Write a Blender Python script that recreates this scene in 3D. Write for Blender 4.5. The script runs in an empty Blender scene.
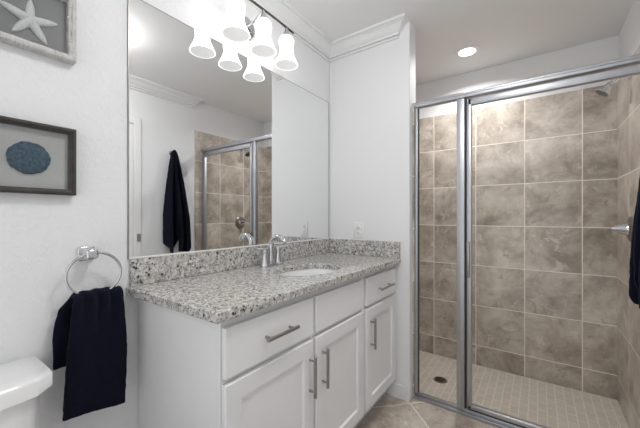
import bpy, bmesh, math, random
from math import sin, cos, pi, radians
from mathutils import Vector, Matrix

C = bpy.context.scene.collection
S = bpy.context.scene
random.seed(7)

# ------------------------------------------------------------------ camera
F_PX, YAW, V0, CAM_H = 306.918, 0.6169, 216.8146, 1.2112
cam_d = bpy.data.cameras.new('camera')
cam_d.sensor_fit = 'HORIZONTAL'
cam_d.sensor_width = 36.0
cam_d.lens = 36.0 * F_PX / 640.0
cam_d.shift_y = (V0 - 214.0) / 640.0
cam_d.clip_start = 0.02
cam = bpy.data.objects.new('camera', cam_d)
C.objects.link(cam)
cam.location = (0, 0, CAM_H)
cam.rotation_euler = (pi / 2, 0, YAW)
S.camera = cam

# ------------------------------------------------------------------ world and exposure
w = bpy.data.worlds.new('world')
S.world = w
w.use_nodes = True
w.node_tree.nodes['Background'].inputs[0].default_value = (1, 1, 1, 1)
w.node_tree.nodes['Background'].inputs[1].default_value = 1.15
S.view_settings.view_transform = 'Standard'
S.view_settings.look = 'None'
S.view_settings.gamma = 1.0
S.view_settings.exposure = 0.0
S.view_settings.use_curve_mapping = False

SHADE_EMIT = 2.8       # frosted vanity shades
SHADE_IN = 0.46
CAN_SHOWER_W = 10.5     # recessed light over the shower
FILL_DOME_EMIT = 47.0        # added ceiling dome, out of view, fills the room with light

# ------------------------------------------------------------------ room dimensions (metres)
XM, XR = -1.3149, 0.469          # mirror wall, right wall
YE, XE = 1.9771, -0.6835         # end wall and its free edge
YB, YF = 3.002, -0.80            # shower back wall, wall behind the camera
ZC, ZP = 2.50, -0.087            # ceiling, sunken shower pan
TILE_TOP = 2.162

# ------------------------------------------------------------------ material helpers
def mat(name):
    m = bpy.data.materials.new(name)
    m.use_nodes = True
    nt = m.node_tree
    return m, nt, nt.nodes['Principled BSDF']

def N(nt, typ, **kw):
    n = nt.nodes.new(typ)
    for k, v in kw.items():
        setattr(n, k, v)
    return n

def L(nt, a, b):
    nt.links.new(a, b)

def math_n(nt, op, a, b=None):
    n = N(nt, 'ShaderNodeMath', operation=op)
    for i, v in enumerate((a, b)):
        if v is None:
            continue
        if isinstance(v, (int, float)):
            n.inputs[i].default_value = v
        else:
            L(nt, v, n.inputs[i])
    return n.outputs[0]

def ramp(nt, fac, stops, interp='LINEAR'):
    r = N(nt, 'ShaderNodeValToRGB')
    r.color_ramp.interpolation = interp
    els = r.color_ramp.elements
    while len(els) < len(stops):
        els.new(0.5)
    for e, (p, c) in zip(els, stops):
        e.position = p
        e.color = (*c, 1) if len(c) == 3 else c
    L(nt, fac, r.inputs[0])
    return r.outputs[0]

def mix(nt, fac, a, b, mode='MIX'):
    n = N(nt, 'ShaderNodeMix', data_type='RGBA', blend_type=mode)
    for sock, v in ((n.inputs[0], fac), (n.inputs[6], a), (n.inputs[7], b)):
        if isinstance(v, (int, float)):
            sock.default_value = v
        elif isinstance(v, tuple):
            sock.default_value = (*v, 1) if len(v) == 3 else v
        else:
            L(nt, v, sock)
    return n.outputs[2]

def noise(nt, vec, scale, detail=4, rough=0.55, dist=0.0):
    n = N(nt, 'ShaderNodeTexNoise')
    n.inputs['Scale'].default_value = scale
    n.inputs['Detail'].default_value = detail
    n.inputs['Roughness'].default_value = rough
    n.inputs['Distortion'].default_value = dist
    if vec is not None:
        L(nt, vec, n.inputs['Vector'])
    return n.outputs['Fac']

def bump(nt, b, height, strength, dist):
    n = N(nt, 'ShaderNodeBump')
    n.inputs['Strength'].default_value = strength
    n.inputs['Distance'].default_value = dist
    L(nt, height, n.inputs['Height'])
    L(nt, n.outputs[0], b.inputs['Normal'])

def coords(nt):
    return N(nt, 'ShaderNodeTexCoord').outputs['Object']

def simple(name, col, rough=0.5, metal=0.0, spec=0.5, coat=0.0, var=0.0, vscale=8):
    m, nt, b = mat(name)
    b.inputs['Roughness'].default_value = rough
    b.inputs['Metallic'].default_value = metal
    b.inputs['Specular IOR Level'].default_value = spec
    b.inputs['Coat Weight'].default_value = coat
    n = noise(nt, coords(nt), vscale, 3)
    lo = tuple(max(0, c * (1 - var)) for c in col)
    hi = tuple(min(1, c * (1 + var)) for c in col)
    L(nt, ramp(nt, n, [(0.3, lo), (0.7, hi)]), b.inputs['Base Color'])
    return m

def wall_paint(name, col, strength):
    m, nt, b = mat(name)
    co = coords(nt)
    b.inputs['Roughness'].default_value = 0.62
    b.inputs['Specular IOR Level'].default_value = 0.3
    n = noise(nt, co, 3, 2)
    L(nt, ramp(nt, n, [(0.3, tuple(c * .985 for c in col)), (0.7, col)]), b.inputs['Base Color'])
    if strength:
        a = noise(nt, co, 55, 3, 0.5, 0.6)
        h = ramp(nt, a, [(0.50, (0, 0, 0)), (0.60, (1, 1, 1))])
        bump(nt, b, h, strength, 0.0015)
    return m

M_WALL = wall_paint('textured_wall_paint', (0.83, 0.835, 0.85), 0.45)
M_WALLS = wall_paint('smooth_wall_paint', (0.83, 0.835, 0.85), 0.10)
M_CEIL = wall_paint('ceiling_paint', (0.88, 0.88, 0.885), 0.10)
M_TRIM = simple('trim_enamel', (0.83, 0.835, 0.84), 0.32, var=0.01)
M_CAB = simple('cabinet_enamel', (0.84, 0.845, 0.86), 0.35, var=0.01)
M_CABIN = simple('cabinet_toe_grey', (0.70, 0.705, 0.715), 0.5, var=0.02)  # toe kick enamel, a little darker and duller than the cabinet
M_PORC = simple('porcelain', (0.86, 0.865, 0.87), 0.08, coat=0.5, var=0.005)
M_PLASTIC = simple('white_plastic', (0.84, 0.84, 0.845), 0.35, var=0.01)
M_SLOT = simple('outlet_slot', (0.12, 0.12, 0.12), 0.6)
M_CHROME = simple('polished_chrome', (0.66, 0.67, 0.69), 0.06, 1.0, var=0.01)
M_NICKEL = simple('brushed_nickel', (0.36, 0.35, 0.335), 0.30, 1.0, var=0.05, vscale=60)
M_ALU = simple('satin_aluminium', (0.50, 0.512, 0.545), 0.40, 1.0, var=0.03, vscale=20)
M_DRAIN = simple('dark_bronze', (0.13, 0.12, 0.11), 0.35, 1.0, var=0.1, vscale=40)
M_GASKET = simple('dark_gasket', (0.03, 0.03, 0.03), 0.6)
M_BACK = simple('dark_frame_wood', (0.036, 0.030, 0.026), 0.45, var=0.35, vscale=35)
M_STAR = None

def white_wash():
    m, nt, b = mat('whitewashed_wood')
    mp = N(nt, 'ShaderNodeMapping')
    mp.inputs['Scale'].default_value = (18, 18, 120)
    L(nt, coords(nt), mp.inputs[0])
    n = noise(nt, mp.outputs[0], 1.4, 5, 0.6)
    mp2 = N(nt, 'ShaderNodeMapping')
    mp2.inputs['Scale'].default_value = (18, 120, 18)
    L(nt, coords(nt), mp2.inputs[0])
    n2 = noise(nt, mp2.outputs[0], 1.4, 5, 0.6)
    mx = math_n(nt, 'MINIMUM', n, n2)
    L(nt, ramp(nt, mx, [(0.28, (0.22, 0.21, 0.195)), (0.42, (0.50, 0.495, 0.48)), (0.6, (0.64, 0.635, 0.62))]), b.inputs['Base Color'])
    b.inputs['Roughness'].default_value = 0.6
    return m
M_WASH = white_wash()

def linen(name, col):
    m, nt, b = mat(name)
    co = coords(nt)
    n = noise(nt, co, 350, 2)
    n2 = noise(nt, co, 9, 3)
    c1 = ramp(nt, n, [(0.3, tuple(c * .86 for c in col)), (0.7, col)])
    c2 = ramp(nt, n2, [(0.3, (0.88, 0.88, 0.88)), (0.7, (1, 1, 1))])
    L(nt, mix(nt, 1.0, c1, c2, 'MULTIPLY'), b.inputs['Base Color'])
    b.inputs['Roughness'].default_value = 0.85
    return m
M_LINEN_D = linen('grey_linen', (0.27, 0.27, 0.275))
M_LINEN_L = linen('pale_linen', (0.52, 0.52, 0.515))

def shell_mat(name, a, bcol, scale):
    m, nt, b = mat(name)
    co = coords(nt)
    n = noise(nt, co, scale, 5, 0.65)
    L(nt, ramp(nt, n, [(0.35, a), (0.65, bcol)]), b.inputs['Base Color'])
    b.inputs['Roughness'].default_value = 0.75
    bump(nt, b, n, 0.6, 0.002)
    return m
M_STAR = shell_mat('starfish_skin', (0.52, 0.53, 0.53), (0.72, 0.73, 0.73), 240)
M_CORAL = shell_mat('blue_shell', (0.004, 0.024, 0.048), (0.04, 0.105, 0.155), 130)

def granite():
    m, nt, b = mat('speckled_granite')
    co = coords(nt)
    base = noise(nt, co, 62, 6, 0.72)
    col = ramp(nt, base, [(0.32, (0.14, 0.135, 0.125)), (0.42, (0.36, 0.35, 0.33)), (0.52, (0.58, 0.57, 0.545)), (0.64, (0.80, 0.795, 0.775))])
    t = noise(nt, co, 26, 4, 0.6)
    col = mix(nt, ramp(nt, t, [(0.58, (0, 0, 0)), (0.70, (0.55, 0.55, 0.55))]), col, (0.30, 0.245, 0.18))
    # dark mineral flecks
    v = N(nt, 'ShaderNodeTexVoronoi')
    v.inputs['Scale'].default_value = 98
    v.inputs['Randomness'].default_value = 1.0
    wt = N(nt, 'ShaderNodeTexNoise')
    wt.inputs['Scale'].default_value = 95
    wt.inputs['Detail'].default_value = 3
    L(nt, co, wt.inputs['Vector'])
    ws = N(nt, 'ShaderNodeVectorMath', operation='SCALE')
    L(nt, wt.outputs['Color'], ws.inputs[0]); ws.inputs[3].default_value = 0.022
    wa = N(nt, 'ShaderNodeVectorMath', operation='ADD')
    L(nt, co, wa.inputs[0]); L(nt, ws.outputs[0], wa.inputs[1])
    L(nt, wa.outputs[0], v.inputs['Vector'])
    grey = ramp(nt, noise(nt, co, 120, 4, 0.7), [(0.55, (0, 0, 0)), (0.66, (0.6, 0.6, 0.6))])
    col = mix(nt, grey, col, (0.19, 0.185, 0.175))
    rnd = N(nt, 'ShaderNodeSeparateColor')
    L(nt, v.outputs['Color'], rnd.inputs[0])
    pick = math_n(nt, 'LESS_THAN', rnd.outputs[0], 0.33)
    rad = math_n(nt, 'MULTIPLY', rnd.outputs[1], 0.5)
    wob = math_n(nt, 'MULTIPLY', noise(nt, co, 160, 2), 0.45)
    inside = math_n(nt, 'LESS_THAN', math_n(nt, 'ADD', v.outputs['Distance'], wob), math_n(nt, 'ADD', rad, 0.26))
    fl = math_n(nt, 'MULTIPLY', pick, inside)
    dark = mix(nt, rnd.outputs[2], (0.012, 0.012, 0.013), (0.10, 0.095, 0.085))
    col = mix(nt, fl, col, dark)
    v2 = N(nt, 'ShaderNodeTexVoronoi')
    v2.inputs['Scale'].default_value = 150
    L(nt, co, v2.inputs['Vector'])
    r2 = N(nt, 'ShaderNodeSeparateColor')
    L(nt, v2.outputs['Color'], r2.inputs[0])
    p2 = math_n(nt, 'MULTIPLY', math_n(nt, 'LESS_THAN', r2.outputs[0], 0.17), math_n(nt, 'LESS_THAN', v2.outputs['Distance'], 0.42))
    col = mix(nt, p2, col, (0.09, 0.085, 0.08))
    L(nt, col, b.inputs['Base Color'])
    b.inputs['Roughness'].default_value = 0.12
    b.inputs['Specular IOR Level'].default_value = 0.5
    return m
M_GRANITE = granite()

def tile(name, ax_u, ax_v, pitch_u, pitch_v, off_u, off_v, rot=0.0, grout_w=0.006, tone=1.0, rough=0.28):
    """ square stoneware tiles laid in the plane of two object axes """
    m, nt, b = mat(name)
    co = coords(nt)
    vec = co
    if rot:
        r = N(nt, 'ShaderNodeMapping')
        r.inputs['Rotation'].default_value = (0, 0, rot)
        L(nt, co, r.inputs[0])
        vec = r.outputs[0]
    sp = N(nt, 'ShaderNodeSeparateXYZ')
    L(nt, vec, sp.inputs[0])
    u = math_n(nt, 'DIVIDE', math_n(nt, 'SUBTRACT', sp.outputs[ax_u], off_u), pitch_u)
    v = math_n(nt, 'DIVIDE', math_n(nt, 'SUBTRACT', sp.outputs[ax_v], off_v), pitch_v)
    iu, iv = math_n(nt, 'FLOOR', u), math_n(nt, 'FLOOR', v)
    fu, fv = math_n(nt, 'SUBTRACT', u, iu), math_n(nt, 'SUBTRACT', v, iv)
    eu = math_n(nt, 'MULTIPLY', math_n(nt, 'MINIMUM', fu, math_n(nt, 'SUBTRACT', 1.0, fu)), pitch_u)
    ev = math_n(nt, 'MULTIPLY', math_n(nt, 'MINIMUM', fv, math_n(nt, 'SUBTRACT', 1.0, fv)), pitch_v)
    e = math_n(nt, 'MINIMUM', eu, ev)
    grout = math_n(nt, 'LESS_THAN', e, grout_w / 2)
    idv = N(nt, 'ShaderNodeCombineXYZ')
    L(nt, iu, idv.inputs[0]); L(nt, iv, idv.inputs[1])
    wn = N(nt, 'ShaderNodeTexWhiteNoise', noise_dimensions='3D')
    L(nt, idv.outputs[0], wn.inputs['Vector'])
    sh = N(nt, 'ShaderNodeVectorMath', operation='SCALE')
    L(nt, wn.outputs['Color'], sh.inputs[0]); sh.inputs[3].default_value = 13.0
    ad = N(nt, 'ShaderNodeVectorMath', operation='ADD')
    L(nt, vec, ad.inputs[0]); L(nt, sh.outputs[0], ad.inputs[1])
    cl = noise(nt, ad.outputs[0], 4.2, 9, 0.68, 0.35)
    k = tone
    col = ramp(nt, cl, [(0.33, (0.215 * k, 0.180 * k, 0.150 * k)), (0.455, (0.325 * k, 0.282 * k, 0.242 * k)),
                        (0.54, (0.405 * k, 0.362 * k, 0.318 * k)), (0.67, (0.515 * k, 0.472 * k, 0.425 * k))])
    vein = noise(nt, ad.outputs[0], 8.0, 10, 0.78, 0.4)
    vm = ramp(nt, vein, [(0.37, (0.55, 0.55, 0.55)), (0.45, (0, 0, 0))])
    col = mix(nt, vm, col, (0.180 * k, 0.140 * k, 0.112 * k))
    vm2 = ramp(nt, vein, [(0.56, (0, 0, 0)), (0.63, (0.6, 0.6, 0.6))])
    col = mix(nt, vm2, col, (0.58 * k, 0.54 * k, 0.49 * k))
    val = N(nt, 'ShaderNodeHueSaturation')
    L(nt, col, val.inputs['Color'])
    L(nt, math_n(nt, 'ADD', math_n(nt, 'MULTIPLY', wn.outputs['Value'], 0.20), 0.90), val.inputs['Value'])
    col = mix(nt, grout, val.outputs[0], (0.68 * k, 0.63 * k, 0.565 * k))
    L(nt, col, b.inputs['Base Color'])
    rg = math_n(nt, 'ADD', math_n(nt, 'MULTIPLY', grout, 0.4), rough)
    L(nt, rg, b.inputs['Roughness'])
    h = math_n(nt, 'MINIMUM', math_n(nt, 'DIVIDE', e, 0.006), 1.0)
    bump(nt, b, h, 0.5, 0.0015)
    return m
M_TILE_BACK = tile('shower_tile_back', 0, 2, 0.357, 0.349, -0.086, 0.086, tone=1.30)
M_TILE_SIDE = tile('shower_tile_side', 1, 2, 0.357, 0.349, 2.285, 0.086, tone=1.30)
M_TILE_FLOOR = tile('floor_tile', 0, 1, 0.46, 0.46, 0.912, 1.866 - 0.92, rot=radians(-45), tone=1.30, rough=0.3)

def pan_tile():
    m, nt, b = mat('shower_pan_mosaic')
    br = N(nt, 'ShaderNodeTexBrick')
    mp = N(nt, 'ShaderNodeMapping')
    mp.inputs['Rotation'].default_value = (0, 0, pi / 2)
    L(nt, coords(nt), mp.inputs[0])
    L(nt, mp.outputs[0], br.inputs['Vector'])
    br.inputs['Color1'].default_value = (0.54, 0.485, 0.425, 1)
    br.inputs['Color2'].default_value = (0.58, 0.52, 0.46, 1)
    br.inputs['Mortar'].default_value = (0.68, 0.63, 0.57, 1)
    br.inputs['Scale'].default_value = 1.0
    br.inputs['Mortar Size'].default_value = 0.0035
    br.inputs['Brick Width'].default_value = 0.104
    br.inputs['Row Height'].default_value = 0.052
    n = noise(nt, coords(nt), 12, 4)
    L(nt, mix(nt, 1.0, br.outputs['Color'], ramp(nt, n, [(0.3, (0.92, 0.92, 0.92)), (0.7, (1, 1, 1))]), 'MULTIPLY'), b.inputs['Base Color'])
    b.inputs['Roughness'].default_value = 0.45
    return m
M_PAN = pan_tile()

def mirror_mat():
    m, nt, b = mat('mirror_silver')
    b.inputs['Base Color'].default_value = (0.90, 0.91, 0.91, 1)
    b.inputs['Metallic'].default_value = 1.0
    b.inputs['Roughness'].default_value = 0.0
    return m
M_MIRROR = mirror_mat()

def glass_mat(name, tint, refl):
    m = bpy.data.materials.new(name)
    m.use_nodes = True
    nt = m.node_tree
    for n in list(nt.nodes):
        if n.type == 'BSDF_PRINCIPLED':
            nt.nodes.remove(n)
    out = nt.nodes['Material Output']
    tr = N(nt, 'ShaderNodeBsdfTransparent'); tr.inputs[0].default_value = (*tint, 1)
    gl = N(nt, 'ShaderNodeBsdfGlossy'); gl.inputs['Roughness'].default_value = 0.0
    lw = N(nt, 'ShaderNodeLayerWeight'); lw.inputs['Blend'].default_value = 0.5
    mx = N(nt, 'ShaderNodeMixShader')
    sch = math_n(nt, 'ADD', math_n(nt, 'MULTIPLY', math_n(nt, 'POWER', lw.outputs['Facing'], 5.0), 0.96), 0.035)
    L(nt, math_n(nt, 'MULTIPLY', sch, refl), mx.inputs[0])
    L(nt, tr.outputs[0], mx.inputs[1]); L(nt, gl.outputs[0], mx.inputs[2])
    L(nt, mx.outputs[0], out.inputs['Surface'])
    return m
M_GLASS = glass_mat('clear_shower_glass', (0.99, 0.993, 0.99), 0.4)
M_PICGLASS = glass_mat('picture_glass', (0.98, 0.985, 0.985), 0.7)

def emit_mat(name, col, strength, rough=0.3, base=0.6):
    m, nt, b = mat(name)
    b.inputs['Base Color'].default_value = (base, base, base, 1)
    b.inputs['Roughness'].default_value = rough
    b.inputs['Emission Color'].default_value = (*col, 1)
    b.inputs['Emission Strength'].default_value = strength
    return m
M_SHADE = emit_mat('frosted_glass_shade_lit', (1.0, 0.985, 0.96), SHADE_EMIT)
M_SHADE_IN = emit_mat('frosted_glass_shade_inside', (1.0, 0.99, 0.97), SHADE_IN, 0.5, 0.45)
M_FILL_DOME = emit_mat('fill_dome_glow', (1.0, 0.99, 0.975), FILL_DOME_EMIT)
M_BULB = emit_mat('lit_bulb', (1.0, 0.97, 0.93), 0.5)
M_LENS = emit_mat('downlight_lens_lit', (1.0, 0.985, 0.96), 6.0)

def towel_mat():
    m, nt, b = mat('navy_terry')
    co = coords(nt)
    n = noise(nt, co, 420, 3, 0.7)
    n2 = noise(nt, co, 30, 3)
    c1 = ramp(nt, n, [(0.3, (0.0022, 0.0028, 0.008)), (0.7, (0.0065, 0.0080, 0.020))])
    c2 = ramp(nt, n2, [(0.3, (0.8, 0.8, 0.8)), (0.7, (1, 1, 1))])
    L(nt, mix(nt, 1.0, c1, c2, 'MULTIPLY'), b.inputs['Base Color'])
    b.inputs['Roughness'].default_value = 0.95
    b.inputs['Specular IOR Level'].default_value = 0.12
    b.inputs['Sheen Weight'].default_value = 0.10
    b.inputs['Sheen Roughness'].default_value = 0.5
    b.inputs['Sheen Tint'].default_value = (0.35, 0.4, 0.6, 1)
    bump(nt, b, n, 0.8, 0.003)
    return m
M_TOWEL = towel_mat()

# ------------------------------------------------------------------ mesh helpers
def BM():
    return bmesh.new()

def box(bm, lo, hi, bev=0.0, seg=2):
    cx = [(a + b) / 2 for a, b in zip(lo, hi)]
    sz = [abs(b - a) for a, b in zip(lo, hi)]
    r = bmesh.ops.create_cube(bm, size=1.0, matrix=Matrix.Translation(cx) @ Matrix.Diagonal((*sz, 1)))
    if bev > 0:
        vs = set(r['verts'])
        es = [e for e in bm.edges if e.verts[0] in vs and e.verts[1] in vs]
        bmesh.ops.bevel(bm, geom=es, offset=min(bev, min(sz) * 0.45), segments=seg, affect='EDGES', profile=0.5)
    return bm

def frame_axes(d):
    d = d.normalized()
    a = Vector((0, 0, 1)) if abs(d.z) < 0.9 else Vector((1, 0, 0))
    u = d.cross(a).normalized()
    return u, d.cross(u).normalized()

def rings(bm, rr, closed=True, cap0=True, cap1=True):
    """ skin a list of rings (lists of Vectors of one length) """
    vs = [[bm.verts.new(p) for p in r] for r in rr]
    n = len(rr[0])
    rng = range(n) if closed else range(n - 1)
    for a, b in zip(vs, vs[1:]):
        for i in rng:
            j = (i + 1) % n
            bm.faces.new((a[i], a[j], b[j], b[i]))
    if cap0: bm.faces.new(list(reversed(vs[0])))
    if cap1: bm.faces.new(vs[-1])
    return vs

def lathe(bm, base, axis, prof, seg=32, cap0=True, cap1=True):
    base, axis = Vector(base), Vector(axis).normalized()
    u, v = frame_axes(axis)
    rr = []
    for r, h in prof:
        rr.append([base + axis * h + (u * cos(2 * pi * i / seg) + v * sin(2 * pi * i / seg)) * max(r, 1e-5) for i in range(seg)])
    rings(bm, rr, True, cap0, cap1)
    return bm

def cyl(bm, p0, p1, r0, r1=None, seg=24):
    p0, p1 = Vector(p0), Vector(p1)
    r1 = r0 if r1 is None else r1
    return lathe(bm, p0, p1 - p0, [(r0, 0), (r1, (p1 - p0).length)], seg)

def tube(bm, pts, rad, seg=14, closed=False, flat=None):
    """ sweep a round (or flattened) section along points """
    pts = [Vector(p) for p in pts]
    n = len(pts)
    rads = rad if isinstance(rad, (list, tuple)) else [rad] * n
    prev = None
    rr = []
    for i, p in enumerate(pts):
        a = pts[(i - 1) % n] if closed or i > 0 else p
        b = pts[(i + 1) % n] if closed or i < n - 1 else p
        t = (b - a).normalized()
        if prev is None:
            u, v = frame_axes(t)
        else:
            u = (prev - t * prev.dot(t)).normalized()
            v = t.cross(u)
        prev = u
        rr.append([p + u * cos(2 * pi * k / seg) * rads[i] * (flat[0] if flat else 1) + v * sin(2 * pi * k / seg) * rads[i] * (flat[1] if flat else 1) for k in range(seg)])
    if closed:
        rr.append(rr[0])
        rings(bm, rr, True, False, False)
        bmesh.ops.remove_doubles(bm, verts=bm.verts, dist=1e-6)
    else:
        rings(bm, rr)
    return bm

def obj(name, bm, m, parent=None, smooth=None):
    bmesh.ops.recalc_face_normals(bm, faces=bm.faces)
    me = bpy.data.meshes.new(name)
    if parent is not None:
        off = Vector(parent.get('_org', (0, 0, 0)))
        bmesh.ops.translate(bm, verts=bm.verts, vec=-off)
    bm.to_mesh(me)
    bm.free()
    for k in (m if isinstance(m, (list, tuple)) else [m]):
        me.materials.append(k)
    o = bpy.data.objects.new(name, me)
    C.objects.link(o)
    if parent is not None:
        o.parent = parent
        o['_org'] = tuple(parent.get('_org', (0, 0, 0)))
    if smooth is not None:
        for p in me.polygons:
            p.use_smooth = True
        if smooth < 180:
            me.set_sharp_from_angle(angle=radians(smooth))
    return o

def thing(name, loc, label, cat, group=None):
    o = bpy.data.objects.new(name, None)
    o.empty_display_size = 0.05
    C.objects.link(o)
    o.location = loc
    o['_org'] = tuple(loc)
    o['label'] = label
    o['category'] = cat
    if group:
        o['group'] = group
    return o

def tag(o, label, cat, group=None):
    o['label'] = label
    o['category'] = cat
    if group:
        o['group'] = group
    return o

def struct(name, bm, m, parent=None, smooth=None):
    o = obj(name, bm, m, parent, smooth)
    if parent is None:
        o['kind'] = 'structure'
    return o

# ================================================================== THE SETTING
T = 0.10
struct('wall_left', box(BM(), (XM - T, YF - T, -0.2), (XM, YB + T, ZC)), M_WALL)
struct('wall_right', box(BM(), (XR, YF - T, -0.2), (XR + T, YB + T, ZC)), M_WALLS)
# wall behind the camera, unseen; wide opening added to let fill light in
b = box(BM(), (XM, YF - T, -0.2), (-1.17, YF, ZC))
box(b, (0.36, YF - T, -0.2), (XR, YF, ZC))
box(b, (-1.17, YF - T, 2.34), (0.36, YF, ZC))
struct('wall_front', b, M_WALLS)
struct('wall_back', box(BM(), (XM, YB, -0.2), (XR, YB + T, ZC)), M_WALLS)
struct('wall_end', box(BM(), (XM, YE, 0.0), (XE, YE + 0.125, ZC), 0.006, 3), M_WALLS)
struct('ceiling', box(BM(), (XM - T, YF - T, ZC), (XR + T, YB + T, ZC + T)), M_CEIL)
fl = box(BM(), (XM, YF, -0.15), (XR, 2.088, 0.0))
struct('floor', fl, M_TILE_FLOOR)
struct('floor_shower', box(BM(), (XM, 2.088, -0.16), (XR, YB, ZP)), M_PAN)

# tiled faces of the shower, one centimetre proud of the plaster
struct('wall_shower_back', box(BM(), (XM, YB - 0.010, ZP), (XR, YB, TILE_TOP), 0.002), M_TILE_BACK)
b = box(BM(), (XR - 0.010, 1.960, 0.0), (XR, 2.088, TILE_TOP), 0.002)
box(b, (XR - 0.010, 2.086, ZP), (XR, YB - 0.010, TILE_TOP), 0.001)
struct('wall_shower_right', b, M_TILE_SIDE)
struct('wall_shower_left', box(BM(), (XM, 2.112, ZP), (XM + 0.010, YB - 0.010, TILE_TOP), 0.002), M_TILE_SIDE)
b = box(BM(), (XE, 2.034, 0.0), (XE + 0.011, 2.088, 1.974), 0.003)
box(b, (XE, 2.0885, ZP), (XE + 0.011, YE + 0.135, 1.974), 0.001)
struct('trim_4', b, M_TILE_SIDE)
b = box(BM(), (XM + 0.010, YE + 0.125, ZP), (XE - 0.0005, YE + 0.135, TILE_TOP), 0.002)
struct('wall_shower_front', b, M_TILE_BACK)

# crown moulding: (distance from wall, drop below the ceiling)
CROWN = [(0.000, 0.097), (0.014, 0.097), (0.015, 0.085), (0.009, 0.083), (0.009, 0.080), (0.024, 0.079), (0.027, 0.071), (0.021, 0.068), (0.022, 0.065),
         (0.036, 0.056), (0.047, 0.043), (0.055, 0.029), (0.062, 0.022), (0.070, 0.019), (0.070, 0.015),
         (0.084, 0.014), (0.088, 0.006), (0.088, 0.000), (0.0, 0.0)]
def crown(name, fn):
    rr = [[], [], []]
    n = None
    for d, h in CROWN:
        ps = fn(d, ZC - h)
        if n is None:
            n = len(ps); rr = [[] for _ in ps]
        for k, p in enumerate(ps):
            rr[k].append(Vector(p))
    bm = BM()
    rings(bm, rr, True, True, True)
    return struct(name, bm, M_TRIM, smooth=28)
CX = -0.772
crown('trim_1', lambda d, z: [(XM + d, YF, z), (XM + d, YE - d, z)])
crown('trim_2', lambda d, z: [(XM + d, YE - d, z), (CX + d, YE - d, z), (CX + d, YE, z)])
RY = 1.935
crown('trim_3', lambda d, z: [(XR - d, YF, z), (XR - d, RY + d * 0.9, z), (XR, RY + d * 0.9, z)])

# baseboards
def baseboard(name, lo, hi):
    struct(name, box(BM(), lo, hi, 0.004), M_TRIM)
baseboard('baseboard_end', (-0.835, YE - 0.009, 0), (XE - 0.003, YE, 0.095))
baseboard('baseboard_left', (XM, YF, 0), (XM + 0.013, 0.54, 0.095))
baseboard('baseboard_right', (XR - 0.013, 1.397, 0), (XR, 1.958, 0.095))

# the entry door in the right wall, seen in the mirror
dz = 2.145
bm = box(BM(), (XR - 0.018, 1.330, 0), (XR, 1.395, dz), 0.004)
box(bm, (XR - 0.018, 0.470, 0), (XR, 0.535, dz), 0.004)
box(bm, (XR - 0.018, 0.535, dz - 0.065), (XR, 1.330, dz), 0.004)
struct('trim_5', bm, M_TRIM)
bm = box(BM(), (XR - 0.006, 0.537, 0.012), (XR, 1.328, dz - 0.067), 0.002)
for z0, z1 in ((0.16, 0.95), (1.10, 1.95)):
    for a, b2 in ((0.64, 0.90), (0.965, 1.225)):
        box(bm, (XR - 0.010, a, z0), (XR - 0.005, b2, z1), 0.004)
d1 = struct('door_1', bm, M_TRIM)
for z in (0.30, 1.015):
    h = cyl(BM(), (XR - 0.024, 1.372, z - 0.036), (XR - 0.024, 1.372, z + 0.036), 0.007, seg=12)
    box(h, (XR - 0.021, 1.356, z - 0.036), (XR - 0.017, 1.388, z + 0.036), 0.001)
    o = obj('door_hinge', h, M_NICKEL, d1)
kb = lathe(BM(), (XR - 0.006, 0.60, 1.0), (-1, 0, 0), [(0.03, 0), (0.03, 0.006), (0.012, 0.012), (0.012, 0.03), (0.026, 0.04), (0.027, 0.055), (0.018, 0.064)], 24)
obj('door_handle', kb, M_NICKEL, d1, 40)

# ================================================================== VANITY
ZT, ZTB = 0.937, 0.905           # countertop top and underside
VX, VY0, VY1 = -0.785, 0.584, YE - 0.012
van = thing('vanity_cabinet', (XM, (VY0 + VY1) / 2, 0), 'long white shaker vanity cabinet under the granite counter', 'cabinet')
bm = box(BM(), (XM + 0.002, VY0, 0.0), (VX - 0.0185, VY0 + 0.018, ZTB), 0.001)
box(bm, (XM + 0.002, VY1 - 0.018, 0.0), (VX - 0.06, VY1, ZTB), 0.001)
box(bm, (XM + 0.002, VY1 - 0.018, 0.115), (VX - 0.0185, VY1, ZTB), 0.001)
box(bm, (XM + 0.002, VY0 + 0.018, 0.115), (VX - 0.0185, VY1 - 0.018, 0.133), 0.001)
box(bm, (XM + 0.002, VY0 + 0.018, 0.133), (XM + 0.010, VY1 - 0.018, 0.70), 0.0)
obj('carcass', bm, M_CAB, van)
bm = BM()
for y0, y1 in ((VY0, 0.615), (1.022, 1.062), (1.478, 1.538), (1.935, VY1)):
    box(bm, (VX - 0.018, y0, 0.115), (VX, y1, ZTB), 0.0)
for z0, z1 in ((0.115, 0.150), (0.680, 0.730), (0.860, ZTB)):
    box(bm, (VX - 0.0177, VY0 + 0.0003, z0), (VX - 0.0003, VY1 - 0.0003, z1), 0.0)
obj('face_frame', bm, M_CAB, van)
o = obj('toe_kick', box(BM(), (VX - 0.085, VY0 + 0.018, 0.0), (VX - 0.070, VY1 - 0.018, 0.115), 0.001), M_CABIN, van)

FX = -0.765                       # front face of doors and drawers
def slab(y0, y1, z0, z1):
    return box(BM(), (VX + 0.0015, y0, z0), (FX, y1, z1), 0.0035, 3)

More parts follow.
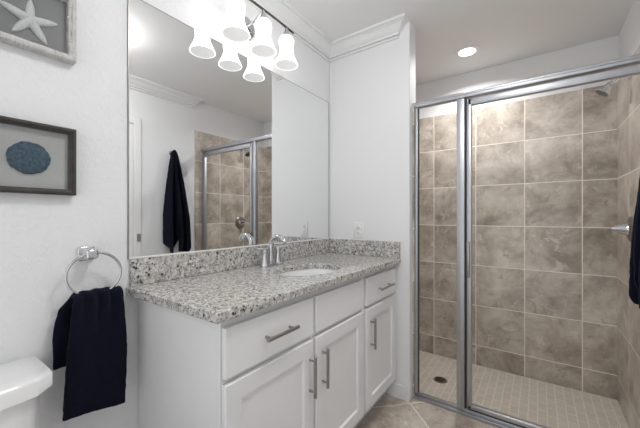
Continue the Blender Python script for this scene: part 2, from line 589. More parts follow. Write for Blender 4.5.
def shaker(y0, y1, z0, z1, rail=0.062, rec=0.009):
    bm = BM()
    x0 = VX + 0.0015
    outer = [(y0, z0), (y1, z0), (y1, z1), (y0, z1)]
    def ins(k): return [(y0 + k, z0 + k), (y1 - k, z0 + k), (y1 - k, z1 - k), (y0 + k, z1 - k)]
    rr = [[Vector((x0, a, b_)) for a, b_ in outer],
          [Vector((FX - 0.003, a, b_)) for a, b_ in outer],
          [Vector((FX, a, b_)) for a, b_ in ins(0.003)],
          [Vector((FX, a, b_)) for a, b_ in ins(rail)],
          [Vector((FX - rec, a, b_)) for a, b_ in ins(rail + 0.006)]]
    rings(bm, rr)
    return bm

def pull(p0, p1, parent):
    """ bar pull along p0-p1 standing off the front face """
    p0, p1 = Vector(p0), Vector(p1)
    d = (p1 - p0)
    bm = BM()
    u = d.normalized()
    x = FX + 0.030
    a, c = Vector((x, p0.y, p0.z)), Vector((x, p1.y, p1.z))
    lathe(bm, a, c - a, [(0.0050, 0), (0.0068, 0.0015), (0.0068, d.length - 0.0015), (0.0050, d.length)], 16)
    for k in (0.13, 0.87):
        q = a + (c - a) * k
        cyl(bm, (FX - 0.0005, q.y, q.z), (x, q.y, q.z), 0.0048, seg=12)
    return obj('handle', bm, M_NICKEL, parent, 40)

DR0, DR1, DO0, DO1 = 0.718, 0.874, 0.136, 0.700
cols = [(0.588, 1.034), (1.050, 1.488), (1.526, 1.946)]
d = obj('drawer', slab(*cols[0], DR0, DR1), M_CAB, van)
pull((0, 0.735, 0.797), (0, 0.899, 0.797), d)
obj('drawer_front', slab(*cols[1], DR0, DR1), M_CAB, van)
d = obj('drawer', slab(*cols[2], DR0, DR1), M_CAB, van)
pull((0, 1.655, 0.790), (0, 1.840, 0.790), d)
for (y0, y1), hy in zip(cols, (1.004, 1.095, 1.568)):
    d = obj('door', shaker(y0, y1, DO0, DO1), M_CAB, van)
    pull((0, hy, 0.475), (0, hy, 0.646), d)

# ---- countertop with the oval cut-out
SC, SA, SB = (-0.985, 1.285), 0.150, 0.208
X0, X1, Y0, Y1 = XM + 0.001, -0.743, 0.540, YE - 0.001
def counter():
    bm = BM()
    n = 96
    def ray_box(t):
        dx, dy = cos(t), sin(t)
        ks = []
        if abs(dx) > 1e-9: ks.append(((X1 if dx > 0 else X0) - SC[0]) / dx)
        if abs(dy) > 1e-9: ks.append(((Y1 if dy > 0 else Y0) - SC[1]) / dy)
        k = min(ks)
        return (SC[0] + dx * k, SC[1] + dy * k)
    ts = [2 * pi * i / n for i in range(n)]
    # put rays exactly through the corners
    for cxy in ((X0, Y0), (X0, Y1), (X1, Y0), (X1, Y1)):
        t = math.atan2(cxy[1] - SC[1], cxy[0] - SC[0]) % (2 * pi)
        i = min(range(n), key=lambda q: abs((ts[q] - t + pi) % (2 * pi) - pi))
        ts[i] = t
    out = [ray_box(t) for t in ts]
    hole = []
    for t in ts:
        k = 1 / math.sqrt((cos(t) / SA) ** 2 + (sin(t) / SB) ** 2)
        hole.append((SC[0] + cos(t) * k, SC[1] + sin(t) * k))
    e = 0.003
    def shrink(p): return (min(max(p[0], X0), X1 - e), min(max(p[1], Y0 + e), Y1))
    def grow(p, g): return (SC[0] + (p[0] - SC[0]) * g, SC[1] + (p[1] - SC[1]) * g)
    seq = [[Vector((*p, ZTB)) for p in hole], [Vector((*p, ZT - 0.003)) for p in hole], [Vector((*grow(p, 1.016), ZT)) for p in hole],
           [Vector((*shrink(p), ZT)) for p in out], [Vector((*p, ZT - e)) for p in out], [Vector((*p, ZTB + e)) for p in out],
           [Vector((*shrink(p), ZTB)) for p in out], [Vector((*p, ZTB)) for p in hole]]
    rings(bm, seq, True, False, False)
    bmesh.ops.remove_doubles(bm, verts=bm.verts, dist=1e-6)
    return bm
tag(obj('countertop', counter(), M_GRANITE), 'grey and white speckled granite countertop on the white vanity, with oval cut-out', 'countertop')
ZB = ZT + 0.107
bt = 0.020
tag(obj('backsplash', box(BM(), (XM + 0.0005, Y0 + 0.012, ZT + 0.0005), (XM + bt, YE - 0.001, ZB), 0.002), M_GRANITE),
    'long speckled granite backsplash strip directly under the mirror', 'backsplash')
tag(obj('backsplash', box(BM(), (XM + bt + 0.0005, YE - bt, ZT + 0.0005), (X1 - 0.002, YE - 0.0005, ZB), 0.002), M_GRANITE),
    'short speckled granite side splash below the wall outlet', 'backsplash')

# ---- undermount basin
sk = thing('sink', (SC[0], SC[1], ZTB - 0.15), 'white oval undermount sink set in the granite countertop', 'sink')
bm = BM()
rr = []
for s, z in ((1.09, -0.012), (1.09, -0.0008), (1.015, -0.0008), (0.99, -0.030), (0.95, -0.065), (0.86, -0.105), (0.68, -0.137), (0.40, -0.152), (0.10, -0.157),
             (0.10, -0.169), (0.42, -0.164), (0.72, -0.148), (0.92, -0.114), (1.02, -0.068), (1.05, -0.030)):
    rr.append([Vector((SC[0] + cos(2 * pi * i / 64) * SA * s, SC[1] + sin(2 * pi * i / 64) * SB * s, ZTB + z)) for i in range(64)])
rr.append(rr[0])
rings(bm, rr, True, False, False)
bmesh.ops.remove_doubles(bm, verts=bm.verts, dist=1e-6)
bmesh.ops.holes_fill(bm, edges=[e for e in bm.edges if e.is_boundary], sides=0)
bo = obj('basin', bm, M_PORC, sk, 50)
obj('drain', lathe(BM(), (SC[0], SC[1], ZTB - 0.1568), (0, 0, 1), [(0.026, 0), (0.026, 0.003), (0.019, 0.004), (0.017, 0.002), (0.002, 0.004)], 24), M_CHROME, sk, 40)
obj('overflow_hole', lathe(BM(), (SC[0] - SA * 0.955, SC[1], ZTB - 0.060), (1, 0, 0.25), [(0.009, 0), (0.009, 0.004), (0.006, 0.0042)], 18), M_CHROME, sk, 40)

# ---- faucet
fx, fy = -1.225, 1.255
fa = thing('faucet', (fx, fy, ZT), 'chrome two-handle faucet with a high arched spout behind the sink', 'faucet')
bm = BM()
rr = []
for s, z in ((1.0, 0.0005), (1.0, 0.010), (0.93, 0.015)):
    ring = []
    for i in range(48):
        t = 2 * pi * i / 48
        yy = (0.052 if sin(t) > 0 else -0.052) + 0.027 * s * sin(t)
        ring.append(Vector((fx + 0.027 * s * cos(t), fy + yy, ZT + z)))
    rr.append(ring)
rings(bm, rr)
obj('base_plate', bm, M_CHROME, fa, 40)
pts = []
for i in range(25):
    k = i / 24
    if k < 0.32:
        pts.append((fx, fy, ZT + 0.012 + 0.105 * k / 0.32))
    else:
        a = pi - (k - 0.32) / 0.68 * radians(150)
        R_ = 0.052
        pts.append((fx + R_ + R_ * cos(a), fy, ZT + 0.117 + R_ * sin(a) * 0.92))
rad = [0.018 - 0.0045 * min(1, i / 8) if i < 9 else 0.0135 for i in range(25)]
bm = tube(BM(), pts, rad, 18, flat=(1.25, 0.95))
obj('spout', bm, M_CHROME, fa, 50)
e = Vector(pts[-1]); dd = (e - Vector(pts[-2])).normalized()
obj('aerator', cyl(BM(), e - dd * 0.002, e + dd * 0.009, 0.0105, 0.0095), M_CHROME, fa, 40)
for s in (-1, 1):
    y = fy + s * 0.052
    hb = lathe(BM(), (fx, y, ZT + 0.012), (0, 0, 1), [(0.024, 0), (0.023, 0.008), (0.0185, 0.028), (0.0165, 0.066), (0.0180, 0.076), (0.0165, 0.087), (0.004, 0.090)], 24)
    h = obj('handle', hb, M_CHROME, fa, 40)
    lv = tube(BM(), [(fx, y - s * 0.010, ZT + 0.092), (fx, y + s * 0.012, ZT + 0.096), (fx + 0.002, y + s * 0.042, ZT + 0.100), (fx + 0.003, y + s * 0.070, ZT + 0.101)], [0.015, 0.014, 0.012, 0.010], 14, flat=(1.0, 0.55))
    obj('lever', lv, M_CHROME, h, 60)

# ================================================================== MIRROR
MZ0, MZ1, MY0, MY1 = ZB + 0.003, 2.086, 0.548, 1.953
mi = thing('mirror', (XM, (MY0 + MY1) / 2, MZ0), 'large frameless rectangular mirror on the wall above the vanity', 'mirror')
obj('mirror_glass', box(BM(), (XM + 0.0015, MY0, MZ0), (XM + 0.0075, MY1, MZ1), 0.0006, 1), M_MIRROR, mi)
bm = box(BM(), (XM + 0.0003, MY0 - 0.0025, MZ0 - 0.0025), (XM + 0.0085, MY1 + 0.0025, MZ0), 0.0005)
box(bm, (XM + 0.0003, MY0 - 0.0025, MZ0), (XM + 0.0085, MY0, MZ1), 0.0005)
box(bm, (XM + 0.0003, MY1, MZ0), (XM + 0.0085, MY1 + 0.0025, MZ1), 0.0005)
box(bm, (XM + 0.0003, MY0 - 0.0025, MZ1), (XM + 0.0085, MY1 + 0.0025, MZ1 + 0.0025), 0.0005)
obj('edge_channel', bm, M_NICKEL, mi)
o = obj('caulk_bead', box(BM(), (XM + 0.0003, MY0, ZB + 0.0002), (XM + 0.0115, MY1, MZ0 + 0.004), 0.0015), M_PLASTIC, mi)
o['label'] = 'white caulk bead along the bottom edge'

# ================================================================== VANITY LIGHT
LX, LZ = -1.173, 2.292
SY = (0.962, 1.141, 1.322)
vl = thing('vanity_light', (XM, 1.141, 2.26), 'three-light chrome bar fixture with bell-shaped frosted shades above the mirror', 'wall light')
bm = lathe(BM(), (XM + 0.0005, 1.141, 2.248), (1, 0, 0), [(0.062, 0), (0.062, 0.008), (0.054, 0.018), (0.030, 0.024), (0.026, 0.030), (0.0, 0.032)], 36)
obj('backplate', bm, M_CHROME, vl, 35)
obj('arm', tube(BM(), [(XM + 0.020, 1.141, 2.255), (XM + 0.07, 1.141, 2.262), (LX - 0.01, 1.141, 2.287), (LX, 1.141, LZ)], 0.007, 12), M_CHROME, vl, 60)
obj('bar', tube(BM(), [(LX, 0.905 + 0.0239 * i, LZ + 0.006 * (1 - ((i - 10) / 10) ** 2)) for i in range(21)], 0.0062, 12), M_DRAIN, vl, 60)
SH = [(0.018, 0.0), (0.033, -0.004), (0.0415, -0.016), (0.0435, -0.034), (0.0405, -0.056), (0.0365, -0.080), (0.0385, -0.100),
      (0.0470, -0.124), (0.0570, -0.146), (0.0635, -0.161), (0.0655, -0.168)]
SH = [(r, h * 0.96) for r, h in SH]
for y in SY:
    zt = 2.241
    bm = BM()
    lathe(bm, (LX, y, zt), (0, 0, 1), SH, 40, True, False)
    n_out = len(bm.faces)
    rim_o = [v for v in bm.verts]
    prof_in = [(0.0655, -0.168), (0.0625, -0.1685), (0.0600, -0.160), (0.0535, -0.146), (0.0435, -0.124), (0.0350, -0.100), (0.0330, -0.080), (0.0370, -0.056), (0.0400, -0.034), (0.037, -0.016), (0.015, -0.006)]
    prof_in = [(r, h * 0.96) for r, h in prof_in]
    lathe(bm, (LX, y, zt), (0, 0, 1), prof_in, 40, False, True)
    bmesh.ops.remove_doubles(bm, verts=bm.verts, dist=1e-6)
    for f in bm.faces:
        cc = f.calc_center_median()
        r = math.hypot(cc.x - LX, cc.y - y)
        hz = cc.z - zt
        # inner skin = closer to the axis than the outer profile at this height
        ro = None
        for (ra, ha), (rb, hb_) in zip(SH, SH[1:]):
            if hb_ <= hz <= ha:
                ro = ra + (rb - ra) * (ha - hz) / (ha - hb_)
        f.material_index = 1 if (ro is not None and r < ro - 0.0016 and hz > -0.166 and hz < -0.004) else 0
    sh = obj('shade', bm, [M_SHADE, M_SHADE_IN], vl, 50)
    obj('socket_cup', lathe(BM(), (LX, y, zt - 0.002), (0, 0, 1), [(0.024, 0), (0.023, 0.010), (0.013, 0.034), (0.008, 0.046), (0.007, LZ - zt + 0.004)], 24), M_CHROME, sh, 35)
    obj('bulb', lathe(BM(), (LX, y, zt - 0.012), (0, 0, -1), [(0.010, 0), (0.012, 0.018), (0.020, 0.045), (0.026, 0.070), (0.027, 0.084), (0.021, 0.098), (0.008, 0.106), (0.001, 0.107)], 24), M_BULB, sh, 60)

# ================================================================== DOWNLIGHT AND ADDED FILL DOME
def downlight(x, y, watts, label, group=None):
    t = thing('recessed_downlight', (x, y, ZC), label, 'ceiling light', group)
    obj('trim_ring', lathe(BM(), (x, y, ZC - 0.0005), (0, 0, -1), [(0.060, 0.0), (0.086, 0.0), (0.085, 0.004), (0.070, 0.007), (0.061, 0.006), (0.060, 0.0)], 40, False, False), M_TRIM, t, 40)
    obj('lens', lathe(BM(), (x, y, ZC - 0.0008), (0, 0, -1), [(0.0595, 0), (0.0595, 0.004), (0.001, 0.0042)], 40), M_LENS, t, 40)
    ld = bpy.data.lights.new('downlight_light', 'AREA')
    ld.shape = 'DISK'; ld.size = 0.115
    ld.energy = watts
    ld.color = (1.0, 0.985, 0.97)
    ld.spread = radians(150)
    lo = bpy.data.objects.new('downlight_light', ld)
    C.objects.link(lo)
    lo.parent = t
    lo.location = (0, 0, -0.012)
    return t
downlight(-0.449, 2.615, CAN_SHOWER_W, 'round recessed downlight glowing in the ceiling over the shower')
dm_ = thing('fill_dome', (-0.20, 0.80, ZC), 'round white flush dome added out of view on the bathroom ceiling as fill light', 'ceiling light')  # unseen dome added to brighten the room evenly
obj('base_ring', lathe(BM(), (-0.20, 0.80, ZC - 0.0005), (0, 0, -1), [(0.150, 0), (0.165, 0.004), (0.165, 0.020), (0.150, 0.024)], 40), M_CHROME, dm_, 40)
obj('glow_dome', lathe(BM(), (-0.20, 0.80, ZC - 0.022), (0, 0, -1), [(0.148, 0), (0.144, 0.022), (0.128, 0.046), (0.098, 0.066), (0.056, 0.079), (0.001, 0.084)], 40), M_FILL_DOME, dm_, 60)

# ================================================================== SHOWER ENCLOSURE
GY = 2.060
JL, JR = XE + 0.0115, XR - 0.0105
HZ0, HZ1 = 1.932, 1.975
se = thing('shower_enclosure', ((JL + JR) / 2, GY, 0), 'framed glass shower enclosure with satin aluminium rails and hinged door', 'shower enclosure')
bm = box(BM(), (JL, GY - 0.024, HZ0 + 0.006), (JR, GY + 0.020, HZ1), 0.006, 3)
box(bm, (JL, GY - 0.028, HZ0 + 0.024), (JR, GY - 0.022, HZ0 + 0.031), 0.002)
obj('header_rail', bm, M_ALU, se, 40)
bm = box(BM(), (JL, GY - 0.026, 0.0005), (JR, GY + 0.024, 0.018), 0.004)
box(bm, (JL, GY - 0.010, 0.018), (JR, GY + 0.012, 0.034), 0.003)
obj('bottom_track', bm, M_ALU, se, 40)
obj('wall_jamb', box(BM(), (JL, GY - 0.020, 0.034), (JL + 0.020, GY + 0.016, HZ0 + 0.006), 0.004), M_ALU, se, 40)
obj('wall_jamb', box(BM(), (JR - 0.022, GY - 0.020, 0.034), (JR, GY + 0.016, HZ0 + 0.006), 0.004), M_ALU, se, 40)
PX0, PX1 = -0.410, -0.364
bm = box(BM(), (PX0, GY - 0.022, 0.034), (PX1, GY + 0.018, HZ0 + 0.006), 0.005)
box(bm, (PX0 + 0.020, GY - 0.0235, 0.034), (PX0 + 0.026, GY - 0.021, HZ0), 0.001)
obj('post', bm, M_ALU, se, 40)
obj('gasket', box(BM(), (PX1 + 0.001, GY - 0.012, 0.040), (PX1 + 0.010, GY + 0.010, HZ0), 0.001), M_GASKET, se)
obj('fixed_glass', box(BM(), (JL + 0.012, GY - 0.003, 0.028), (PX0 + 0.008, GY + 0.003, HZ0 + 0.012)), M_GLASS, se)
bm = box(BM(), (JL + 0.019, GY - 0.008, 0.034), (JL + 0.024, GY + 0.008, HZ0), 0.001)
obj('glass_seal', bm, M_GASKET, se)
# door leaf
DX0, DX1, DZ0, DZ1 = -0.353, JR - 0.026, 0.046, HZ0 - 0.004
st = 0.027
bm = box(BM(), (DX0, GY - 0.020, DZ0), (DX0 + st, GY + 0.012, DZ1), 0.005)
box(bm, (DX1 - st, GY - 0.020, DZ0), (DX1, GY + 0.012, DZ1), 0.005)
box(bm, (DX0 + 0.005, GY - 0.020, DZ1 - 0.040), (DX1 - 0.005, GY + 0.012, DZ1), 0.005)
box(bm, (DX0 + 0.005, GY - 0.020, DZ0), (DX1 - 0.005, GY + 0.012, DZ0 + 0.026), 0.005)
do = obj('door', bm, M_ALU, se, 40)
obj('glass_pane', box(BM(), (DX0 + st - 0.006, GY - 0.006, DZ0 + 0.02), (DX1 - st + 0.006, GY - 0.001, DZ1 - 0.034)), M_GLASS, do)
obj('drip_sweep', box(BM(), (DX0 + 0.004, GY - 0.014, 0.0345), (DX1 - 0.004, GY + 0.004, DZ0 + 0.001), 0.002), M_GASKET, do)
bm = box(BM(), (DX0 + 0.002, GY - 0.040, 0.845), (DX0 + 0.020, GY - 0.030, 1.062), 0.004)
for z in (0.865, 1.042):
    box(bm, (DX0 + 0.006, GY - 0.032, z - 0.008), (DX0 + 0.016, GY - 0.0195, z + 0.008), 0.002)
obj('handle', bm, M_NICKEL, do, 40)

# ---- shower head, valve, drain
hx = XR - 0.010
hd = thing('showerhead', (hx, 2.600, 2.07), 'chrome shower head on a bent arm from the tiled right wall', 'shower head')
obj('flange', lathe(BM(), (hx - 0.0003, 2.600, 2.072), (-1, 0, 0), [(0.030, 0), (0.029, 0.006), (0.018, 0.014), (0.012, 0.016)], 28), M_CHROME, hd, 40)
obj('arm', tube(BM(), [(hx - 0.004, 2.6, 2.072), (hx - 0.030, 2.6, 2.078), (hx - 0.055, 2.6, 2.073), (hx - 0.078, 2.6, 2.055), (hx - 0.092, 2.6, 2.038)], 0.0095, 14), M_CHROME, hd, 60)
ax = Vector((-0.62, 0, -0.78)).normalized()
hb = Vector((hx - 0.088, 2.6, 2.043))
obj('spray_head', lathe(BM(), hb, ax, [(0.014, 0), (0.017, 0.006), (0.016, 0.014), (0.021, 0.020), (0.024, 0.034), (0.034, 0.052), (0.041, 0.062), (0.042, 0.068), (0.038, 0.070)], 32), M_CHROME, hd, 40)
obj('spray_face', lathe(BM(), hb + ax * 0.0695, ax, [(0.0375, 0), (0.036, 0.0022), (0.001, 0.003)], 32), M_DRAIN, hd, 40)

vv = thing('shower_valve', (hx, 2.582, 1.138), 'round chrome shower valve with a conical lever handle on the tiled wall', 'shower valve')
obj('escutcheon', lathe(BM(), (hx - 0.0003, 2.582, 1.138), (-1, 0, 0), [(0.076, 0), (0.075, 0.005), (0.066, 0.012), (0.040, 0.017), (0.030, 0.020)], 40), M_NICKEL, vv, 40)
hn = obj('handle', lathe(BM(), (hx - 0.018, 2.582, 1.138), (-1, 0, 0), [(0.040, 0), (0.038, 0.010), (0.027, 0.036), (0.015, 0.060), (0.009, 0.074), (0.003, 0.077)], 28), M_CHROME, vv, 40)
obj('lever', tube(BM(), [(hx - 0.078, 2.582, 1.142), (hx - 0.088, 2.580, 1.130), (hx - 0.092, 2.578, 1.105), (hx - 0.092, 2.577, 1.085)], [0.006, 0.007, 0.007, 0.005], 12, flat=(1, 0.7)), M_NICKEL, hn, 60)

dr = thing('shower_drain', (-0.632, 2.545, ZP), 'small round dark metal drain cover in the beige shower floor', 'drain')
obj('rim', lathe(BM(), (-0.632, 2.545, ZP + 0.0003), (0, 0, 1), [(0.040, 0.0), (0.052, 0.0), (0.051, 0.003), (0.041, 0.004), (0.040, 0.0)], 36, False, False), M_NICKEL, dr, 40)
bm = lathe(BM(), (-0.632, 2.545, ZP + 0.0003), (0, 0, 1), [(0.0395, 0), (0.0395, 0.002), (0.001, 0.0022)], 36)
for i in range(-2, 3):
    hw = math.sqrt(0.034 ** 2 - (i * 0.013) ** 2)
    box(bm, (-0.632 - hw, 2.545 + i * 0.013 - 0.0032, ZP + 0.002), (-0.632 + hw, 2.545 + i * 0.013 + 0.0032, ZP + 0.0042), 0.001)
obj('grate', bm, M_DRAIN, dr, 40)

# ================================================================== PICTURES
def picture(name_label, yc, zc, half, fw, dep, m_frame, m_back):
    t = thing('picture_frame', (XM, yc, zc - half), name_label, 'framed picture')
    bm = BM()
    x0, x1 = XM + 0.001, XM + dep
    def q(k, x): return [Vector((x, yc - half + k, zc - half + k)), Vector((x, yc + half - k, zc - half + k)), Vector((x, yc + half - k, zc + half - k)), Vector((x, yc - half + k, zc + half - k))]
    rings(bm, [q(0, x0), q(0, x1 - 0.004), q(0.004, x1), q(fw * 0.55, x1), q(fw * 0.62, x1 - 0.003), q(fw - 0.003, x1 - 0.004), q(fw, x1 - 0.007), q(fw, x0), q(0, x0)], True, False, False)
    bmesh.ops.remove_doubles(bm, verts=bm.verts, dist=1e-6)
    obj('frame', bm, m_frame, t)
    obj('mat_board', box(BM(), (x0, yc - half + fw - 0.002, zc - half + fw - 0.002), (x0 + 0.006, yc + half - fw + 0.002, zc + half - fw + 0.002)), m_back, t)
    obj('glass', box(BM(), (x1 - 0.010, yc - half + fw - 0.001, zc - half + fw - 0.001), (x1 - 0.008, yc + half - fw + 0.001, zc + half - fw + 0.001)), M_PICGLASS, t)
    return t, x0 + 0.006
P1Y, P1Z, PH = 0.2615, 1.848, 0.112
t, bx = picture('shadow box with a white starfish on grey linen in a whitewashed frame', P1Y, P1Z, PH, 0.021, 0.036, M_WASH, M_LINEN_D)
def starfish(yc, zc, R, rot):
    bm = BM()
    n = 160
    prof = []
    for i in range(n):
        a = 2 * pi * i / n
        ph = ((a * 5 / (2 * pi)) % 1.0)
        dd = min(ph, 1 - ph) * 2            # 0 on an arm, 1 in a notch
        k = 0.33 + 0.67 * (1 - dd ** 1.25) ** 2.3
        arm = int(round(a * 5 / (2 * pi))) % 5
        k *= (1.0, 0.93, 1.04, 0.96, 1.0)[arm]
        prof.append((a + rot, k))
    levels = [(1.0, 0.0), (0.99, 0.004), (0.92, 0.0075), (0.72, 0.0105), (0.45, 0.0135), (0.2, 0.0155), (0.02, 0.016)]
    rr = []
    for s, h in levels:
        ring = []
        for a, k in prof:
            # shrink the outline towards the arm's own axis
            base = 0.22
            kk = (k if s > 0.9 else (base + (k - base) * s if k > base else k)) * (s if s <= 0.9 else 1 - (1 - s) * 2) ** 0.6
            ring.append(Vector((bx + 0.0006 + h, yc + R * kk * cos(a), zc + R * kk * sin(a))))
        rr.append(ring)
    rings(bm, rr)
    return bm
o = obj('starfish', starfish(0.2600, 1.8300, 0.073, radians(17)), M_STAR, t, 60)
o['label'] = 'white starfish with five slim arms'

P2Z = 1.3965
t, bx = picture('shadow box with a round blue sea urchin shell in a dark brown frame', P1Y, P2Z, PH, 0.018, 0.034, M_BACK, M_LINEN_L)
bm = BM()
rr = []
for s, h in ((1.0, 0.0), (1.0, 0.004), (0.93, 0.009), (0.78, 0.013), (0.55, 0.0155), (0.30, 0.0165), (0.10, 0.0160), (0.01, 0.0150)):
    ring = []
    for i in range(80):
        a = 2 * pi * i / 80
        k = s * (1 + 0.018 * sin(7 * a + 1) * s + 0.016 * sin(17 * a) * s)
        ring.append(Vector((bx + 0.0006 + h + 0.0016 * sin(10 * a) * s * (1 if h > 0.004 else 0), 0.2585 + 0.0515 * k * cos(a), 1.3965 + 0.0505 * k * sin(a))))
    rr.append(ring)
rings(bm, rr)
o = obj('urchin_shell', bm, M_CORAL, t, 50)
o['label'] = 'round ridged dark blue sea urchin shell'

# ================================================================== TOWEL RING + HAND TOWEL
RY_, RZ_, RR_ = 0.418, 1.012, 0.081
rx = XM + 0.058
tr = thing('towel_ring', (XM, 0.408, 1.09), 'chrome towel ring on a square mount between toilet and vanity', 'towel ring')
obj('wall_plate', box(BM(), (XM + 0.0005, 0.383, 1.056), (XM + 0.012, 0.433, 1.106), 0.005, 3), M_CHROME, tr, 40)
obj('post', box(BM(), (XM + 0.010, 0.390, 1.066), (rx + 0.016, 0.426, 1.100), 0.007, 3), M_CHROME, tr, 40)
obj('ring', tube(BM(), [(rx, RY_ + RR_ * sin(2 * pi * i / 56), RZ_ + RR_ * 0.92 * cos(2 * pi * i / 56)) for i in range(56)], 0.0048, 12, True), M_CHROME, tr, 60)

def hand_towel():
    """ one sheet draped through the ring: long front fall, shorter back fall """
    bm = BM()
    zr = RZ_ - RR_ * 0.92              # ring's lowest point
    nt_, ns = 64, 30
    th = 0.022
    path = []
    # parameter along the drape: front bottom -> over the ring -> back bottom
    zf, zb = 0.545, 0.715
    ztop = zr + 0.014
    grid = []
    for i in range(nt_ + 1):
        k = i / nt_
        if k < 0.55:
            q = k / 0.55
            z = zf + (ztop - 0.016 - zf) * q
            off = 0.020 + 0.005 * sin(q * pi)
            side, t_ = 0, 1 - q
        elif k < 0.65:
            q = (k - 0.55) / 0.10
            z = ztop - 0.016 + 0.016 * sin(q * pi)
            off = 0.020 * cos(q * pi)
            side, t_ = q, 0
        else:
            q = (k - 0.65) / 0.35
            z = ztop - 0.016 + (zb - ztop + 0.016) * q
            off = -0.020 - 0.004 * sin(q * pi)
            side, t_ = 1, q
        grid.append((z, off, side, t_))
    outer = []
    for z, off, side, t_ in grid:
        row = []
        for j in range(ns + 1):
            s = j / ns
            w0 = 0.076 + 0.014 * min(1, t_ * 2.2)
            yl = RY_ + 0.010 - w0 * (1.0 if side < 0.5 else 1.32 if t_ > 0.12 else 1.0 + 0.32 * t_ / 0.12)
            yr = RY_ + 0.004 + w0
            if side < 0.5:
                yl -= 0.016 * t_
                yr -= 0.008 * t_
            y = yl + (yr - yl) * s
            gather = max(0, 1 - t_ * 2.6)
            x = rx + off + 0.0070 * gather * sin(s * 23) + 0.004 * sin(s * 7 + t_ * 2.0) * (1 if off > 0 else 0.6)
            zz = z + (0.010 * (1 - 4 * (s - .5) ** 2) * (gather if side == 0 or t_ < .2 else 0)) * 0.4
            if side < 0.5: zz += 0.030 * t_ * (0.5 - s) * 1.0 - 0.006 * gather * abs(sin(s * 13))
            zs = max(0.0, zr - 0.006 + 0.0)
            row.append(Vector((x, y, zz)))
        outer.append(row)
    vs = [[bm.verts.new(p) for p in r] for r in outer]
    for a, b_ in zip(vs, vs[1:]):
        for j in range(ns):
            bm.faces.new((a[j], a[j + 1], b_[j + 1], b_[j]))
    return bm
o = tag(obj('hand_towel', hand_towel(), M_TOWEL, None, 180), 'dark navy hand towel draped through the chrome towel ring', 'towel')
sm = o.modifiers.new('thick', 'SOLIDIFY'); sm.thickness = 0.013; sm.offset = 0.0
sb = o.modifiers.new('sub', 'SUBSURF'); sb.levels = 1; sb.render_levels = 1
tx = bpy.data.textures.new('terry', 'CLOUDS'); tx.noise_scale = 0.03
dm = o.modifiers.new('terry', 'DISPLACE'); dm.texture = tx; dm.strength = 0.005; dm.mid_level = 0.5

# ================================================================== BATH TOWEL ON A HOOK
hk = thing('robe_hook', (XR, 1.690, 1.865), 'small chrome robe hook on the right wall holding the bath towel', 'hook')
obj('rosette', lathe(BM(), (XR - 0.0005, 1.690, 1.868), (-1, 0, 0), [(0.022, 0), (0.022, 0.006), (0.016, 0.010), (0.009, 0.012)], 24), M_CHROME, hk, 40)
obj('prong', tube(BM(), [(XR - 0.008, 1.690, 1.868), (XR - 0.035, 1.690, 1.862), (XR - 0.052, 1.690, 1.866), (XR - 0.060, 1.690, 1.884)], [0.007, 0.007, 0.007, 0.008], 12), M_CHROME, hk, 60)

def bath_towel():
    bm = BM()
    ns, nv = 72, 60
    hx_, hy_ = XR - 0.052, 1.690
    rows = []
    for i in range(nv + 1):
        t = i / nv
        row = []
        W = 0.014 + 0.104 * min(1.0, t * 1.45) ** 0.75          # half spread along the wall grows downwards
        A = 0.014 + 0.052 * min(1.0, t * 1.15)                  # depth of the folds
        for j in range(ns + 1):
            s = j / ns
            c = s - 0.5
            y = hy_ + 0.022 * t + W * c * 2.0 + 0.008 * sin(9 * s + 3 * t) * t
            x = hx_ - 0.012 - 0.022 * min(1, t * 1.3) + A * cos(2 * pi * 2.5 * s + 0.5) + 0.005 * sin(5 * t + 4 * s) * t
            x = min(x, XR - 0.014)
            # hem: two tails with a notch between
            hem = 0.848 + 0.15 * math.exp(-((s - 0.52) / 0.09) ** 2) + 0.10 * max(0, 0.22 - s) / 0.22 + 0.05 * max(0, s - 0.93) / 0.07
            z = 1.892 - 0.030 * abs(c) * (1 - t) - (1.892 - hem) * t
            row.append(Vector((x, y, z)))
        rows.append(row)
    vs = [[bm.verts.new(p) for p in r] for r in rows]
    for a, b_ in zip(vs, vs[1:]):
        for j in range(ns):
            bm.faces.new((a[j], a[j + 1], b_[j + 1], b_[j]))
    return bm
o = tag(obj('bath_towel', bath_towel(), M_TOWEL, None, 180), 'long dark navy bath towel hanging from the robe hook beside the shower', 'towel')
sm = o.modifiers.new('thick', 'SOLIDIFY'); sm.thickness = 0.011; sm.offset = 0.0
dm = o.modifiers.new('terry', 'DISPLACE'); dm.texture = tx; dm.strength = 0.005; dm.mid_level = 0.5

# ================================================================== OUTLET
ox, oz = -1.0565, 1.116
ow = thing('wall_outlet', (ox, YE, oz - 0.057), 'white duplex wall outlet above the granite side splash', 'outlet')
obj('cover_plate', box(BM(), (ox - 0.036, YE - 0.006, oz - 0.057), (ox + 0.036, YE - 0.0004, oz + 0.057), 0.003, 3), M_PLASTIC, ow, 40)
for s in (-1, 1):
    zc = oz + s * 0.0195
    bm = BM()
    rr = []
    for yy, k in ((YE - 0.0055, 1.0), (YE - 0.0085, 1.0), (YE - 0.0092, 0.94)):
        ring = []
        for i in range(32):
            a = 2 * pi * i / 32
            ring.append(Vector((ox + k * 0.0172 * cos(a), yy, zc + k * max(-0.0142, min(0.0142, 0.0172 * sin(a))))))
        rr.append(ring)
    rings(bm, rr)
    r = obj('receptacle', bm, M_PLASTIC, ow, 40)
    bm = BM()
    for dx, hgt in ((-0.0064, 0.0042), (0.0064, 0.0034)):
        box(bm, (ox + dx - 0.0011, YE - 0.0096, zc + 0.003 - hgt), (ox + dx + 0.0011, YE - 0.0088, zc + 0.003 + hgt))
    cyl(bm, (ox, YE - 0.0096, zc - 0.0085), (ox, YE - 0.0088, zc - 0.0085), 0.0024, seg=12)
    obj('slots', bm, M_SLOT, r)
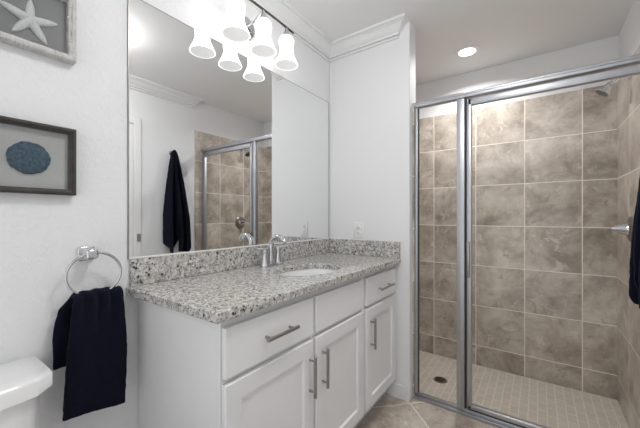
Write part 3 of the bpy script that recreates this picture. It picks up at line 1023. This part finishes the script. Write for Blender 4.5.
obj('screw', lathe(BM(), (ox, YE - 0.0055, oz), (0, -1, 0), [(0.0032, 0), (0.003, 0.0012), (0.0005, 0.0016)], 14), M_PLASTIC, ow, 40)

# ================================================================== TOILET
TY = 0.035
to = thing('toilet', (XM + 0.3, TY, 0), 'white two-piece toilet against the wall below the two pictures', 'toilet')
def tank_ring(x0, x1, hw, z, ch, bow, n=10):
    """ plan outline: flat back, chamfered and slightly bowed front """
    pts = [(x0, -hw), (x0, hw)]
    pts.append((x1 - ch, hw))
    for i in range(n + 1):
        k = i / n
        y = (hw - ch) * (1 - 2 * k)
        pts.append((x1 + bow * (1 - (1 - 2 * k) ** 2), y))
    pts.append((x1 - ch, -hw))
    return [Vector((a, TY + b_, z)) for a, b_ in pts]
bx0 = XM + 0.012
bm = BM()
rings(bm, [tank_ring(bx0 + 0.012, XM + 0.168, 0.200, 0.385, 0.035, 0.010), tank_ring(bx0 + 0.008, XM + 0.180, 0.212, 0.50, 0.036, 0.012), tank_ring(bx0 + 0.006, XM + 0.188, 0.222, 0.7185, 0.036, 0.014)])
bmesh.ops.bevel(bm, geom=[e for e in bm.edges], offset=0.006, segments=2, affect='EDGES')
obj('tank', bm, M_PORC, to, 50)
bm = BM()
LH = 0.242
rings(bm, [tank_ring(bx0 - 0.001, XM + 0.202, LH - 0.006, 0.718, 0.040, 0.016), tank_ring(bx0 - 0.004, XM + 0.208, LH, 0.725, 0.040, 0.016),
           tank_ring(bx0 - 0.004, XM + 0.208, LH, 0.760, 0.040, 0.016), tank_ring(bx0, XM + 0.204, LH - 0.003, 0.768, 0.040, 0.016), tank_ring(bx0 + 0.004, XM + 0.197, LH - 0.009, 0.772, 0.038, 0.016)])
obj('tank_lid', bm, M_PORC, to, 35)
bm = BM()
rr = []
for z, cx_, a, b_ in ((0.0, 0.34, 0.235, 0.105), (0.03, 0.34, 0.230, 0.100), (0.14, 0.35, 0.215, 0.095), (0.24, 0.38, 0.235, 0.125), (0.33, 0.41, 0.270, 0.172), (0.385, 0.42, 0.285, 0.186), (0.395, 0.42, 0.280, 0.180)):
    rr.append([Vector((XM + cx_ + a * cos(2 * pi * i / 48), TY + b_ * sin(2 * pi * i / 48), z)) for i in range(48)])
rings(bm, rr)
box(bm, (XM + 0.03, TY - 0.12, 0.20), (XM + 0.26, TY + 0.12, 0.388), 0.03, 3)
obj('bowl', bm, M_PORC, to, 50)
bm = BM()
rr = []
for z, k in ((0.3955, 0.98), (0.402, 1.0), (0.425, 1.0), (0.432, 0.97)):
    rr.append([Vector((XM + 0.445 + 0.255 * k * cos(2 * pi * i / 48), TY + 0.184 * k * sin(2 * pi * i / 48), z)) for i in range(48)])
rings(bm, rr)
obj('seat_lid', bm, M_PLASTIC, to, 50)
bm = cyl(BM(), (XM + 0.19, TY - 0.16, 0.655), (XM + 0.212, TY - 0.16, 0.655), 0.012)
tube(bm, [(XM + 0.212, TY - 0.16, 0.655), (XM + 0.218, TY - 0.13, 0.652), (XM + 0.220, TY - 0.09, 0.646)], 0.007, 10)
obj('flush_lever', bm, M_CHROME, to, 50)

# tidy helper property
for o in bpy.data.objects:
    if '_org' in o:
        del o['_org']
